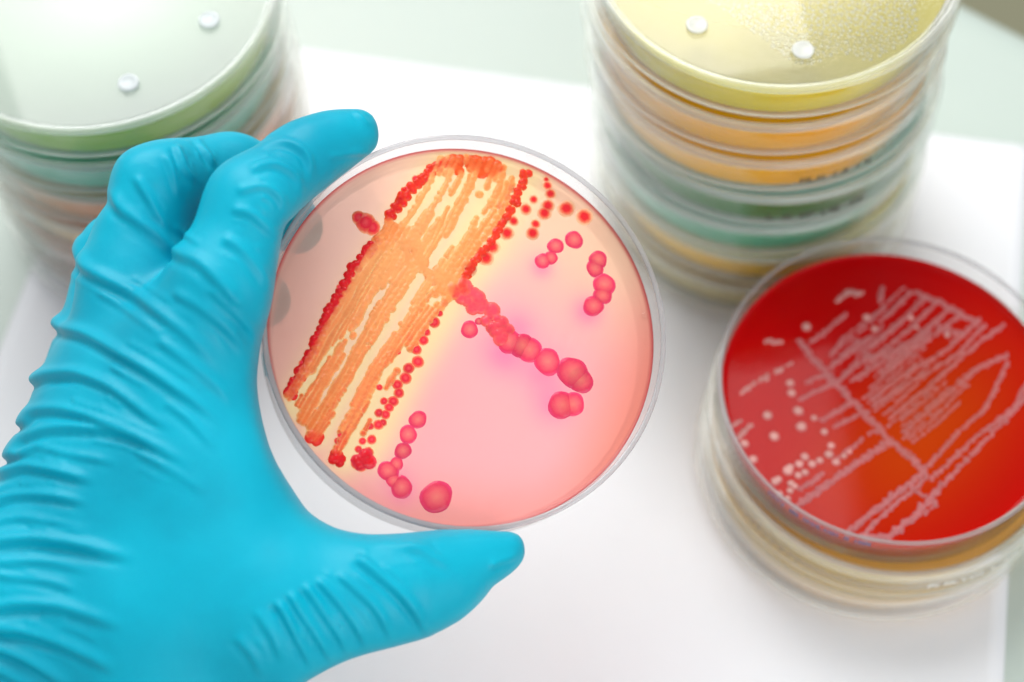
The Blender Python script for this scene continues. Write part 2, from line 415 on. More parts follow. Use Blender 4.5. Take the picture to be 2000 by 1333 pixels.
for i, (ct, cs, lab) in enumerate(right):
    z = (nR-1-i)*PITCHZ + 0.3
    jx, jy = (0, 0) if i == 0 else (jr.uniform(-.9, .9), jr.uniform(-.9, .9))
    rz = jr.uniform(0, 6.28) if i else 0
    jx += 4.5*(i/(nR-1))**1.2                      # the stack leans a little
    e = dish_root('petri_dish', RX+jx, RY+jy, z, rz, lab, 'dishes of the right stack')
    cup(e)
    top = gel('agar_surface_right_%d' % i, lin(*ct), trans=0.10, transl=0.08, gloss_rough=0.12)
    side = gel('agar_side_right_%d' % i, lin(*cs), trans=0.0, transl=0.05, gloss_rough=0.2)
    agar(e, top, side)
    if i == 0:
        zl = z+CUP_H+1.1
        l = lid(e, place_nubs([(1361, 50), (1568, 99), (1700, -190)], RX, RY, zl))
        # condensation beads hanging under the lid
        bv, bf = [], []
        pts = []
        def bead(x, y, r):
            n1, n2 = 8, 3; b = len(bv)
            for k in range(n2):
                t = k/n2*math.pi/2
                for q in range(n1):
                    a = 2*math.pi*q/n1
                    bv.append(((x+r*math.cos(t)*math.cos(a))*MM, (y+r*math.cos(t)*math.sin(a))*MM, (-0.02-0.55*r*math.sin(t))*MM))
            bv.append((x*MM, y*MM, (-0.02-0.55*r)*MM))
            for k in range(n2-1):
                for q in range(n1):
                    bf.append((b+k*n1+q, b+(k+1)*n1+q, b+(k+1)*n1+(q+1) % n1, b+k*n1+(q+1) % n1))
            for q in range(n1): bf.append((b+(n2-1)*n1+q, b+n2*n1, b+(n2-1)*n1+(q+1) % n1))
            bf.append(tuple(b+q for q in range(n1)))
        tries = 0
        cell = {}
        while tries < 14000 and len(pts) < 1500:
            tries += 1
            px = jr.uniform(1370, 1790); py = jr.uniform(-150, 128)
            # irregular patch
            lim = 118-0.00055*(px-1570)**2 + 12*math.sin(px*0.045)
            if py > lim or px < 1385+max(0, py)*1.35: continue
            p = back(px, py, (0, 0, zl-1.1), Z); x, y = p[0]-RX, p[1]-RY
            if math.hypot(x, y) > 41: continue
            r = jr.uniform(0.3, 0.7)
            key = (int(x//1.3), int(y//1.3))
            if any((x-a)**2+(y-b)**2 < (r+c+0.06)**2 for dx in (-1, 0, 1) for dy in (-1, 0, 1) for (a, b, c) in cell.get((key[0]+dx, key[1]+dy), ())): continue
            cell.setdefault(key, []).append((x, y, r)); pts.append((x, y, r)); bead(x, y, r)
        o = mesh_obj('condensation_droplets', bv, bf, M_BEAD, l); outward(o); o['kind'] = 'stuff'
        fv, ff, _ = lathe([(0, -0.03), (LID_IN-2.0, -0.03), (LID_IN-2.0, -0.06), (0, -0.06)], 72, closed=False)
        outward(mesh_obj('condensation_film', fv, ff, M_FOG2, l))
    else:
        l = lid(e)
    if i == 2:
        e.rotation_euler = (0, 0, 0)
        strokes('faint_print', e, LID_R-0.02, CUP_H-5.6, -1.50, -1.08, 2.6, M_DARKINK, 9, 4)
    if i == 3:
        e.rotation_euler = (0, 0, 0)
        strokes('black_print', e, LID_R-0.02, CUP_H-5.9, -1.68, -1.12, 2.8, M_DARKINK, 13, 8)

# ------------------------------------------------------------------ left stack
LX, LY = -98.7, 284.2
left = [
    ((216, 234, 190), (158, 200, 84), 'topmost dish of the left stack, milky fogged lid over pale green agar'),
    ((120, 214, 190), (84, 188, 164), 'dish with teal agar, second from the top of the left stack'),
    ((206, 172, 90), (228, 140, 76), 'dish with brown-orange agar, third from the top of the left stack'),
    ((240, 200, 170), (252, 200, 140), 'dish with tan agar, fourth from the top of the left stack'),
    ((240, 196, 188), (236, 180, 172), 'dish with dusky pink agar, second from the bottom of the left stack'),
    ((236, 220, 216), (226, 200, 196), 'bottom dish of the left stack with greyish pink agar'),
]
nL = len(left)
for i, (ct, cs, lab) in enumerate(left):
    z = (nL-1-i)*(PITCHZ+0.35) + 0.3
    jx, jy = (0, 0) if i == 0 else (jr.uniform(-.9, .9), jr.uniform(-.9, .9))
    e = dish_root('petri_dish', LX+jx, LY+jy, z, 0 if i == 0 else jr.uniform(0, 6.28), lab, 'dishes of the left stack')
    cup(e)
    top = gel('agar_surface_left_%d' % i, lin(*ct), trans=0.10, transl=0.08, gloss_rough=0.12)
    side = gel('agar_side_left_%d' % i, lin(*cs), trans=0.0, transl=0.05, gloss_rough=0.2)
    agar(e, top, side)
    if i == 0:
        zl = z+CUP_H+1.1
        l = lid(e, place_nubs([(409, 40), (251, 163), (130, -130)], LX, LY, zl))
        fv, ff, _ = lathe([(0, -0.03), (LID_IN-1.2, -0.03), (LID_IN-1.2, -0.06), (0, -0.06)], 72, closed=False)
        outward(mesh_obj('condensation_film', fv, ff, M_FOG, l))
    else: lid(e)

# ------------------------------------------------------------------ growth as a height field on agar
class Growth:
    def __init__(s, half, step):
        s.h = half; s.st = step; s.n = int(2*half/step)+1
        s.H = np.zeros((s.n, s.n), np.float32); s.ID = -np.ones((s.n, s.n), np.int32)
        s.C = np.zeros((s.n, s.n, 3), np.float32); s.W = np.zeros((s.n, s.n), np.float32)
    def dome(s, x, y, r, h, i, c, edge=None, k=0.6):
        st = s.st
        a0 = max(0, int((x-r+s.h)/st)); a1 = min(s.n, int((x+r+s.h)/st)+2)
        b0 = max(0, int((y-r+s.h)/st)); b1 = min(s.n, int((y+r+s.h)/st)+2)
        if a0 >= a1 or b0 >= b1: return
        X = (np.arange(a0, a1)*st-s.h)[None, :]-x; Y = (np.arange(b0, b1)*st-s.h)[:, None]-y
        q = (X*X+Y*Y)/(r*r)
        hh = np.where(q < 1, h*np.maximum(0, 1-q)**k, 0)
        H = s.H[b0:b1, a0:a1]; m = hh > H
        H[m] = hh[m]; s.ID[b0:b1, a0:a1][m] = i
        w = np.clip(1-q, 0, 1)
        cc = np.array(c, np.float32)[None, None, :]
        if edge is not None:
            e_ = np.clip((q-0.25)/0.75, 0, 1)[..., None]; cc = cc*(1-e_)+np.array(edge, np.float32)*e_
        s.C[b0:b1, a0:a1] += w[..., None]*cc; s.W[b0:b1, a0:a1] += w
    def build(s, names, mat, parent, z0, labels=None):
        H = s.H
        m = H > 0
        K = H.copy()
        K[1:-1, 1:-1] = (H[1:-1, 1:-1]*4+H[:-2, 1:-1]+H[2:, 1:-1]+H[1:-1, :-2]+H[1:-1, 2:])/8
        K[1:-1, 1:-1] = (K[1:-1, 1:-1]*2+K[:-2, 1:-1]+K[2:, 1:-1]+K[1:-1, :-2]+K[1:-1, 2:])/6*(H[1:-1, 1:-1] > 0)
        ok = (K > 0.004)
        C = s.C/np.maximum(s.W, 1e-5)[..., None]
        # spread colour to the rim cells
        for _ in range(2):
            z = s.W <= 0
            A = np.zeros_like(C); B = np.zeros_like(s.W)
            for dy, dx in ((0, 1), (0, -1), (1, 0), (-1, 0)):
                A += np.roll(C*(~z)[..., None], (dy, dx), (0, 1)); B += np.roll((~z).astype(np.float32), (dy, dx), (0, 1))
            f = z & (B > 0); C[f] = A[f]/B[f][:, None]; s.W[f] = 1e-4
        q = ok[:-1, :-1] | ok[1:, :-1] | ok[:-1, 1:] | ok[1:, 1:]
        # owner of a quad: id of its highest corner
        st4 = np.stack([H[:-1, :-1], H[:-1, 1:], H[1:, :-1], H[1:, 1:]], -1); id4 = np.stack([s.ID[:-1, :-1], s.ID[:-1, 1:], s.ID[1:, :-1], s.ID[1:, 1:]], -1)
        own = np.take_along_axis(id4, st4.argmax(-1)[..., None], -1)[..., 0]
        out = []
        for i, nm in enumerate(names):
            yy, xx = np.nonzero(q & (own == i))
            if len(yy) == 0: continue
            idx = np.stack([yy*s.n+xx, yy*s.n+xx+1, (yy+1)*s.n+xx+1, (yy+1)*s.n+xx], -1)
            u_, inv = np.unique(idx, return_inverse=True)
            fy, fx = u_//s.n, u_ % s.n
            V = np.stack([(fx*s.st-s.h), (fy*s.st-s.h), z0+np.where(K[fy, fx] > 0.004, K[fy, fx], -0.02)], -1)*MM
            o = mesh_obj(nm, V, inv.reshape(-1, 4), mat, parent)
            set_attr(o.data, 'pigment', C[fy, fx])
            o['kind'] = 'stuff'
            out.append(o)
        return out

def resample(pl, step):
    P = np.array(pl, float); seg = np.linalg.norm(np.diff(P, axis=0), axis=1); cum = np.r_[0, np.cumsum(seg)]
    t = np.arange(0, cum[-1]+1e-6, step)
    return np.stack([np.interp(t, cum, P[:, 0]), np.interp(t, cum, P[:, 1])], -1)

dome_v, dome_f = [], []
def unit_dome():
    rings = [(r_, 0.42*(1-r_*r_)**0.62) for r_ in (1.0, 0.985, 0.95, 0.88, 0.76, 0.6, 0.4, 0.2)]
    n = 22; v, f = [], []
    for k, (r, z) in enumerate(rings):
        for i in range(n):
            a = 2*math.pi*i/n
            w = 1+0.045*math.sin(2*a+1)+0.03*math.sin(3*a+.4)+0.02*math.sin(5*a+2)
            v.append((r*w*math.cos(a), r*w*math.sin(a), z))
    v.append((0, 0, 0.42))
    for k in range(len(rings)-1):
        for i in range(n): f.append((k*n+i, k*n+(i+1) % n, (k+1)*n+(i+1) % n, (k+1)*n+i))
    for i in range(n): f.append(((len(rings)-1)*n+i, (len(rings)-1)*n+(i+1) % n, len(rings)*n))
    return v, f

# ------------------------------------------------------------------ blood agar dish and the cream dish under it
e = dish_root('petri_dish', 93.0, 184.6, 0.3, 1.1, 'lidded dish with tan agar on the paper, lowest of the three under the red one', None)
cup(e)
agar(e, gel('agar_surface_tan', lin(255, 230, 160), trans=0.10, transl=0.08, gloss_rough=0.12), gel('agar_side_tan', lin(255, 196, 104), trans=0.0, transl=0.05), 6.6)
lid(e)
e = dish_root('petri_dish', 94.0, 185.2, 0.3+PITCHZ, 0.0, 'lidded dish with yellow agar directly under the red dish', None)
cup(e)
agar(e, gel('agar_surface_yellow', lin(252, 196, 96), trans=0.10, transl=0.08, gloss_rough=0.12), gel('agar_side_yellow', lin(246, 200, 40), trans=0.0, transl=0.05), 6.6)
lid(e)
strokes('white_print', e, LID_R-0.02, CUP_H-3.0, -1.52, -0.85, 1.9, M_WHITEINK, 15, 21)

XX, XY, XS = 92.5, 186.0, 0.978
XZ = 0.35+2*PITCHZ
red_root = dish_root('petri_dish', XX, XY, XZ, 0, 'open dish with deep red agar and pale pink streaks, topmost of its stack', None)
red_root.scale = (XS, XS, XS)
cup(red_root, M_CUPRIM)
RED_T = 4.6
red_z = XZ+(FLOOR_T+RED_T)*XS
def red_local(px, py):
    p = back(px, py, (0, 0, red_z), Z); return (p[0]-XX)/XS, (p[1]-XY)/XS
# agar with pigment: red, browner-orange where growth has thinned the blood
def polar_disc(R, nr, na, ring_extra):
    v = [(0, 0, 0)]; f = []
    rs = list(np.linspace(0, R, nr+1)[1:])
    prof = [(r, 0) for r in rs] + ring_extra
    for r, z in prof:
        for i in range(na):
            a = 2*math.pi*i/na; v.append((r*math.cos(a), r*math.sin(a), z))
    for i in range(na): f.append((0, 1+i, 1+(i+1) % na))
    for k in range(len(prof)-1):
        for i in range(na):
            a = 1+k*na+i; b = 1+k*na+(i+1) % na; f.append((a, a+na, b+na, b))
    return np.array(v), f, len(prof), na

def pigment_agar(name, parent, thick, mat_top, mat_side, colour_fn, nr=90, na=200):
    men = [(AG_R-0.9, 0.06), (AG_R-0.4, 0.2), (AG_R-0.12, 0.42), (AG_R, 0.62)]
    wall_ = [(AG_R, -thick+1.0), (AG_R-0.2, -thick+0.45), (AG_R-0.9, -thick+0.12), (AG_R-2, -thick+0.06), (AG_R*0.5, -thick+0.06), (0.01, -thick+0.06)]
    v, f, npf, na = polar_disc(AG_R-1.8, nr, na, men+wall_)
    v[:, 2] += FLOOR_T+thick
    ntop = na+(nr+len(men)-1)*na
    fm = [0 if k < ntop else 1 for k in range(len(f))]
    o = mesh_obj(name, v*MM, f, None, parent, mats=[mat_top, mat_side], fmat=fm)
    set_attr(o.data, 'pigment', colour_fn(v[:, 0], v[:, 1], v[:, 2]-FLOOR_T-thick))
    return o

def smooth(a, b, x): t = np.clip((x-a)/(b-a), 0, 1); return t*t*(3-2*t)
def red_col(x, y, z):
    c = np.array(lin(174, 0, 3))[None, :]*np.ones((len(x), 1))
    ox, oy = red_local(1800, 850)
    ux, uy = red_local(1880, 770)
    dx, dy = ux-ox, uy-oy; L_ = math.hypot(dx, dy); dx /= L_; dy /= L_
    a = (x-ox)*dx+(y-oy)*dy; b = -(x-ox)*dy+(y-oy)*dx
    w = np.exp(-(a/30)**2-(b/17)**2)[:, None]
    c = c*(1-0.9*w)+np.array(lin(180, 58, 0))*0.9*w
    return c
M_REDTOP = gel('blood_agar', attr='pigment', trans=0.03, transl=0.12, gloss_rough=0.05, var=0.04, scale=40, ior=1.2)
M_REDSIDE = gel('blood_agar_side', lin(196, 20, 22), trans=0.03, transl=0.45)
red_agar = pigment_agar('agar', red_root, RED_T, M_REDTOP, M_REDSIDE, red_col)

RP = 0.138   # mm per photo pixel there
G = Growth(43, 0.22)
names = []
PINK = lin(214, 136, 138); PINK2 = lin(226, 172, 168); ORP = lin(208, 106, 76)
def rstreak(pl, w=9, density=1.0, c=PINK, broken=0.0, name='streak', r=(2.5, 4.2), jig=0.5):
    i = len(names); names.append(name)
    for (px, py) in resample(pl, 3.0/density):
        if broken and rng.random() < broken: continue
        for k in range(max(1, int(w/6))):
            qx = px+rng.normal(0, w*0.17); qy = py+rng.normal(0, w*0.17)
            x, y = red_local(qx, qy)
            if math.hypot(x, y) > AG_R-1.6: continue
            orange = math.exp(-((px-1820)/120)**2-((py-790)/110)**2)
            cc = np.array(c)*(1-0.6*orange)+np.array(ORP)*0.6*orange
            G.dome(x, y, rng.uniform(*r)*RP, rng.uniform(0.35, 0.6), i, cc*rng.uniform(0.9, 1.1))
rstreak([(1559,664),(1584,696),(1622,737),(1660,778),(1701,822),(1708,827),(1738,861),(1775,891),(1806,922)], 15)
rstreak([(1584,670),(1653,614)], 10); rstreak([(1723,626),(1779,570)], 10); rstreak([(1622,696),(1650,658)], 7)
rstreak([(1622,718),(1698,658)], 8); rstreak([(1698,677),(1757,630),(1811,576)], 9); rstreak([(1701,702),(1773,645),(1836,585)], 9, broken=.15)
rstreak([(1647,734),(1676,705)], 7); rstreak([(1663,743),(1704,718),(1779,667),(1861,598)], 8, broken=.12)
rstreak([(1713,737),(1805,670),(1880,611)], 9, broken=.2); rstreak([(1701,778),(1773,727),(1843,689),(1912,626)], 10)
rstreak([(1704,793),(1789,740),(1861,699),(1924,636)], 9, broken=.1); rstreak([(1742,815),(1817,752),(1918,664),(1962,636)], 9)
rstreak([(1764,847),(1849,768),(1906,721),(1969,693)], 11)
rstreak([(1806,918),(1876,840),(1924,800),(1969,708)], 7); rstreak([(1819,935),(1910,851),(1978,800),(2010,740)], 9); rstreak([(1829,959),(1876,911),(1944,840),(2010,770)], 11)
rstreak([(1806,922),(1741,972),(1664,1033),(1650,1048)], 14); rstreak([(1812,932),(1741,992),(1681,1050)], 11)
rstreak([(1832,959),(1792,1002),(1741,1048),(1687,1053)], 17)
rstreak([(1735,864),(1640,928),(1549,996)], 15); rstreak([(1708,840),(1660,878),(1627,905)], 9, broken=.35)
rstreak([(1546,711),(1509,730),(1474,749),(1446,768)], 11, broken=.35, c=PINK2); rstreak([(1496,667),(1527,667)], 11, c=PINK2)
rstreak([(1638,585),(1660,570),(1682,573)], 12, c=PINK2); rstreak([(1723,563),(1716,589)], 13)
rstreak([(1586,941),(1606,925)], 9); rstreak([(1561,956),(1586,941)], 8)
rstreak([(1572,749),(1616,730)], 8); rstreak([(1562,781),(1647,740)], 8); rstreak([(1606,822),(1663,787)], 8); rstreak([(1631,834),(1682,806)], 8)
rstreak([(1446,822),(1430,834)], 8, c=PINK2); rstreak([(1468,831),(1439,856)], 9, c=PINK2); rstreak([(1779,570),(1836,590),(1880,620),(1912,630)], 13, broken=.3)
rstreak([(1680,700),(1760,690),(1840,640),(1890,660)], 26, density=.5, broken=.3, r=(2.4, 3.6))
for k in range(26):
    a = (k+rng.uniform(-.3, .3))/26; bx, by = 1600+a*175, 700+a*185
    L_ = rng.uniform(60, 170); off = rng.uniform(6, 70)
    rstreak([(bx+off*.8, by-off*.6), (bx+(off+L_*.55)*.8, by-(off+L_*.55)*.6-2), (bx+(off+L_)*.79, by-(off+L_)*.62-6)], 4, density=.9, broken=.2, r=(1.9, 3.0))
rstreak([(1790,960),(1830,985),(1800,1010)], 10, broken=.4)
M_RSTREAK = gel('pale_growth', attr='pigment', trans=0.25, transl=0.35, gloss_rough=0.3, var=0.08, scale=500, ior=1.25)
for o in G.build(names, M_RSTREAK, red_agar, FLOOR_T+RED_T): pass
M_RCOL = colony_mat('pale_colony', [(0.0, (232, 188, 178)), (0.7, (216, 150, 146)), (1.0, (196, 84, 84))], 0.3)
dv, df = unit_dome()
_col = {}
def colony(parent, x, y, z, r, mat, hf=1.0, name='colony', rz=None):
    key = mat.name
    if key in _col: o = link_copy(_col[key], parent)
    else: o = mesh_obj(name, dv, df, mat, parent); _col[key] = o
    o.location = (x*MM, y*MM, z*MM); o.scale = (r*MM*rng.uniform(.95, 1.05), r*MM*rng.uniform(.95, 1.05), r*MM*hf); o.rotation_euler = (0, 0, rng.uniform(0, 6.28) if rz is None else rz)
    return o
for (px, py, r) in [(1575,639,10),(1543,749,9),(1546,768,9),(1559,803,11),(1499,812,10),(1565,834,11),(1512,853,11),(1590,817,7),(1572,893,9),(1561,907,9),(1586,907,9),(1601,900,8),(1539,920,11),(1543,914,9),
                    (1619,888,10),(1633,903,9),(1572,923,8),(1559,929,8),(1514,941,9),(1520,937,8),(1545,945,8),(1552,950,7),(1522,966,8),(1543,959,7),(1538,974,7),(1527,981,7),(1648,891,7),(1658,882,7),(1454,867,9),(1471,898,9),(1462,903,8),(1478,926,8),
                    (1610,844,8),(1623,871,8),(1620,886,7),(1693,621,9),(1708,643,8),(1779,622,7),(1850,655,7),(1790,640,6)]:
    x, y = red_local(px, py)
    if math.hypot(x, y) < AG_R-1.5: colony(red_agar, x, y, FLOOR_T+RED_T-0.01, r*RP*0.95, M_RCOL, 0.8)
# printed strokes around the front of the red dish wall
pa = math.atan2(*(back(1500, 960, (0, 0, XZ+11), Z)[:2]-np.array([XX, XY]))[::-1])
pb = math.atan2(*(back(1700, 1078, (0, 0, XZ+11), Z)[:2]-np.array([XX, XY]))[::-1])
strokes('faded_print', red_root, CUP_R-0.1, CUP_H-3.4, pa, pb, 2.3, M_INK, 21, 5)

# ------------------------------------------------------------------ held dish
HC = np.array([-9.07, 175.99, 97.04]); HN = np.array([0.201, -0.272, 0.941]); HN /= np.linalg.norm(HN)
HX = AX_R-np.dot(AX_R, HN)*HN; HX /= np.linalg.norm(HX); HY = np.cross(HN, HX)
HO = HC-HN*CUP_H                                     # floor of the cup
held = bpy.data.objects.new('petri_dish', None); COL.objects.link(held)
held.matrix_world = Matrix(((HX[0], HY[0], HN[0], HO[0]*MM), (HX[1], HY[1], HN[1], HO[1]*MM), (HX[2], HY[2], HN[2], HO[2]*MM), (0, 0, 0, 1)))
tag(held, 'open dish of pink and yellow agar with red and orange colonies, held by the glove', 'petri dish')
cup(held, M_CUPRIM)
HT = 5.6
HZ = FLOOR_T+HT
hp0 = HO+HN*HZ
def held_local(px, py):
    p = back(px, py, hp0, HN)-HO
    return float(np.dot(p, HX)), float(np.dot(p, HY))
HP = 0.1105
YEL = [[(875,310),(800,420),(740,520),(640,690),(570,800)], [(930,320),(850,460),(740,640),(620,850)], [(985,330),(900,470),(800,640),(690,850),(665,905)], [(1030,340),(960,480),(890,570),(800,720),(720,880)]]
YL = [np.array([held_local(*q) for q in resample(pl, 12)]) for pl in YEL]
def held_col(x, y, z):
    P = np.stack([x, y], -1)
    d = np.min([np.sqrt(((P[:, None]-Q[None])**2).sum(-1)).min(1) for Q in YL], 0)
    S = lambda *a: np.array(lin(*a))[None, :]
    base = S(255, 184, 188)*np.ones((len(x), 1))
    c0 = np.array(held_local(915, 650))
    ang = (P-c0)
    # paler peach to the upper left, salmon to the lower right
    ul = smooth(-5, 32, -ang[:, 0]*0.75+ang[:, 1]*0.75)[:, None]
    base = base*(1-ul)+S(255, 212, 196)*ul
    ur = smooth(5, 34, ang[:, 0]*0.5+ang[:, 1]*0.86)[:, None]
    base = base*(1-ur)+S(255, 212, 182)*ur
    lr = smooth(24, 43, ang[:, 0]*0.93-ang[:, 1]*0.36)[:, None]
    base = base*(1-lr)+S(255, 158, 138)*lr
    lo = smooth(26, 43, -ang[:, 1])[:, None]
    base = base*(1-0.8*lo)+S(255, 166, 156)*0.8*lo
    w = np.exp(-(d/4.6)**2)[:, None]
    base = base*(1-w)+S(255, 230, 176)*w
    lf = smooth(20, 42, -ang[:, 0]-ang[:, 1]*0.2)[:, None]*(1-w)  # hand's shade along the left side, put into the agar colour
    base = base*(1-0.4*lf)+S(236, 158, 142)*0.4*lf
    for (px, py, rad, s) in [(985,690,42,.55),(1012,640,36,.4),(1058,522,24,.55),(1148,608,30,.6),(1080,790,38,.45),(785,960,28,.4),(770,925,30,.2),(1060,725,45,.45)]:
        hx, hy = held_local(px, py)
        q = np.exp(-((x-hx)**2+(y-hy)**2)/(rad*HP)**2)[:, None]*s
        base = base*(1-q)+S(246, 100, 176)*q
    # meniscus: shading of its tilted face painted in as a darker colour
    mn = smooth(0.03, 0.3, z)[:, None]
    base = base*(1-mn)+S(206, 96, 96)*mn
    return base
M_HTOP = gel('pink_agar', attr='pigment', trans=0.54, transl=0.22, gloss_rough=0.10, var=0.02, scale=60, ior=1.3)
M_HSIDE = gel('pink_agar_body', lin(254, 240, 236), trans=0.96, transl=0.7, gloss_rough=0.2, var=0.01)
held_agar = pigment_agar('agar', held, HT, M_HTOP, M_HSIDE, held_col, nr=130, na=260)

HG = Growth(43.5, 0.17)
hn = []
OR = lin(255, 184, 122); OR2 = lin(255, 166, 100); RD = lin(232, 30, 48); RD2 = lin(240, 66, 52); ORD = lin(242, 104, 52); PKR = lin(248, 92, 116)
GAPS = [([(863,348),(803,438)],13),([(914,339),(870,405),(821,465)],4),([(930,395),(890,455),(842,519)],17),([(965,360),(920,430),(880,475)],8),([(961,408),(928,444)],5),
        ([(758,555),(710,630),(655,675),(571,788)],5),([(713,626),(661,723),(619,800)],4),([(821,543),(764,640),(726,691),(694,749),(655,830),(629,875)],19),([(790,684),(752,739),(726,794),(694,852),(677,904)],14),([(860,579),(839,597)],8),
        ([(985,352),(1000,340)],6),([(905,322),(912,340)],7),([(950,345),(940,372)],6)]
GAPS = [(np.array(resample(p_, 4)), w_) for p_, w_ in GAPS]
def in_gap(px, py, rp):
    for Q, w_ in GAPS:
        if ((Q-(px, py))**2).sum(1).min() < (w_/2+rp)**2: return True
    return False
def hs(pl, w, r, h, c, e=None, step=2.0, per=None, broken=0.0, fade=None, spread=0.5, k=0.6, cvar=.06):
    """one loop stroke: fine parallel ridges with a beaded margin"""
    i = len(hn); hn.append('streak')
    P = resample(pl, step); n = len(P)
    T = np.gradient(P, axis=0); T /= np.linalg.norm(T, axis=1)[:, None]; Nn = np.stack([-T[:, 1], T[:, 0]], -1)
    def put(px, py, rp, t, hh, edge, tint=1.0):
        if in_gap(px, py, rp*0.6): return
        x, y = held_local(px, py); rr = rp*HP
        if math.hypot(x, y) > AG_R-1.2-rr*0.5: return
        cc = np.array(c)
        if fade is not None: cc = cc*(1-t)+np.array(fade)*t
        HG.dome(x, y, rr, h*hh, i, np.clip(cc*tint*rng.uniform(1-cvar, 1+cvar), 0, 1), edge, k)
    E_ = None if e is None else np.array(e)
    nsub = max(1, int(round(w/6.8)))
    for q in range(nsub):
        o0 = 0 if nsub == 1 else (q/(nsub-1)-.5)*w
        ph = rng.uniform(0, 6.28, 4); fr_ = rng.uniform(.02, .07, 4); tint = rng.uniform(.93, 1.07)
        rb = rng.uniform(*r)*0.86
        for m_ in range(int(rng.integers(0, 2)), n, 2):
            if broken and rng.random() < broken: continue
            t = m_/max(1, n-1); L_ = m_*step
            o1 = o0+1.8*sum(math.sin(fr_[z]*L_+ph[z]) for z in range(3))*.6
            rp = rb*(1+0.18*math.sin(fr_[3]*3*L_+ph[3]))*rng.uniform(.8, 1.15)
            put(P[m_, 0]+Nn[m_, 0]*o1, P[m_, 1]+Nn[m_, 1]*o1, rp, t, rng.uniform(.82, 1.0), E_, tint)
    for sd in (-1, 1):
        L_ = 0.0
        while L_ < (n-1)*step:
            m_ = int(L_/step); t = m_/max(1, n-1); rp = rng.uniform(*r)
            o1 = sd*(w*spread+rng.uniform(-2, 3))
            put(P[m_, 0]+Nn[m_, 0]*o1, P[m_, 1]+Nn[m_, 1]*o1, rp, t, rng.uniform(.9, 1.25), E_)
            L_ += rp*rng.uniform(1.0, 2.4)
PALE = lin(255, 212, 148)
# upper block
hs([(880,306),(858,352),(832,398),(800,450),(770,500),(740,560)], 30, (4.5, 8.5), .5, OR, PALE, per=5, fade=OR)
hs([(925,312),(905,365),(880,412),(850,470),(815,530)], 26, (4.5, 8.5), .5, OR2, PALE, per=5, fade=OR)
hs([(972,322),(950,385),(918,440),(885,490),(850,545)], 28, (4.5, 8.5), .5, OR2, PALE, per=5, fade=OR)
hs([(885,312),(905,330),(930,312)], 18, (8, 12), .5, ORD)
hs([(935,312),(950,335),(972,320)], 18, (8, 12), .5, ORD)
hs([(845,420),(825,455),(810,480)], 26, (6, 10), .45, OR, PALE)
hs([(870,320),(845,330),(815,356),(791,380),(770,410),(757,430)], 9, (5, 9), .45, RD2, ORD, step=3, fade=RD)
hs([(992,345),(985,375),(965,415),(935,455),(905,500),(878,545),(850,600)], 22, (6, 10), .5, OR2, PALE, broken=.1)
hs([(1027,338),(1024,354),(1009,384),(997,414),(979,440),(955,478),(935,500),(915,530),(895,560)], 6, (5, 9), .5, RD2, ORD, broken=.45)
# junction and lower block
hs([(772,440),(757,468),(738,482)], 24, (5, 9), .4, OR2, OR)
hs([(800,470),(815,520),(855,540),(890,560)], 22, (8, 12), .5, OR)
hs([(738,470),(705,505),(680,545),(650,600),(625,655),(600,705),(575,752),(562,778)], 9, (6, 10), .65, RD, RD2, step=3)
hs([(760,480),(722,535),(680,610),(640,680),(605,740),(575,790)], 40, (4.5, 8.5), .5, OR, PALE, per=6, fade=lin(240, 120, 66))
hs([(795,505),(755,565),(715,630),(675,700),(635,770),(598,832)], 36, (4.5, 8.5), .5, OR, PALE, per=6, fade=lin(240, 130, 66))
hs([(830,535),(795,590),(755,655),(710,730),(670,800),(618,866)], 38, (4.5, 8.5), .5, OR, PALE, per=6, fade=lin(240, 112, 62))
hs([(612,862),(622,850)], 14, (8, 12), .6, RD2)
hs([(870,565),(840,600),(812,640),(780,690),(748,740),(720,790),(695,840),(664,892)], 28, (4.5, 8), .5, OR2, PALE, per=5, fade=lin(238, 92, 60))
hs([(662,890),(656,902)], 18, (9, 12), .75, RD, RD2)
hs([(705,895),(712,908)], 22, (10, 14), .8, RD, PKR)
hs([(735,720),(712,770),(690,815),(672,850)], 12, (5, 8), .45, OR2, PALE, broken=.35)
# arm to the right
hs([(895,562),(915,580),(935,598),(955,618),(975,640),(990,662)], 20, (9, 17), .6, PKR, lin(250, 132, 122), step=6, broken=.35, cvar=.12)
hs([(893,560),(898,575)], 18, (10, 14), .7, RD2, OR)
M_HSTREAK = gel('orange_growth', attr='pigment', trans=0.38, transl=0.3, gloss_rough=0.2, var=0.07, scale=500, bump=0.12, bump_scale=2200, ior=1.3)
HG.build(hn, M_HSTREAK, held_agar, HZ-0.01)

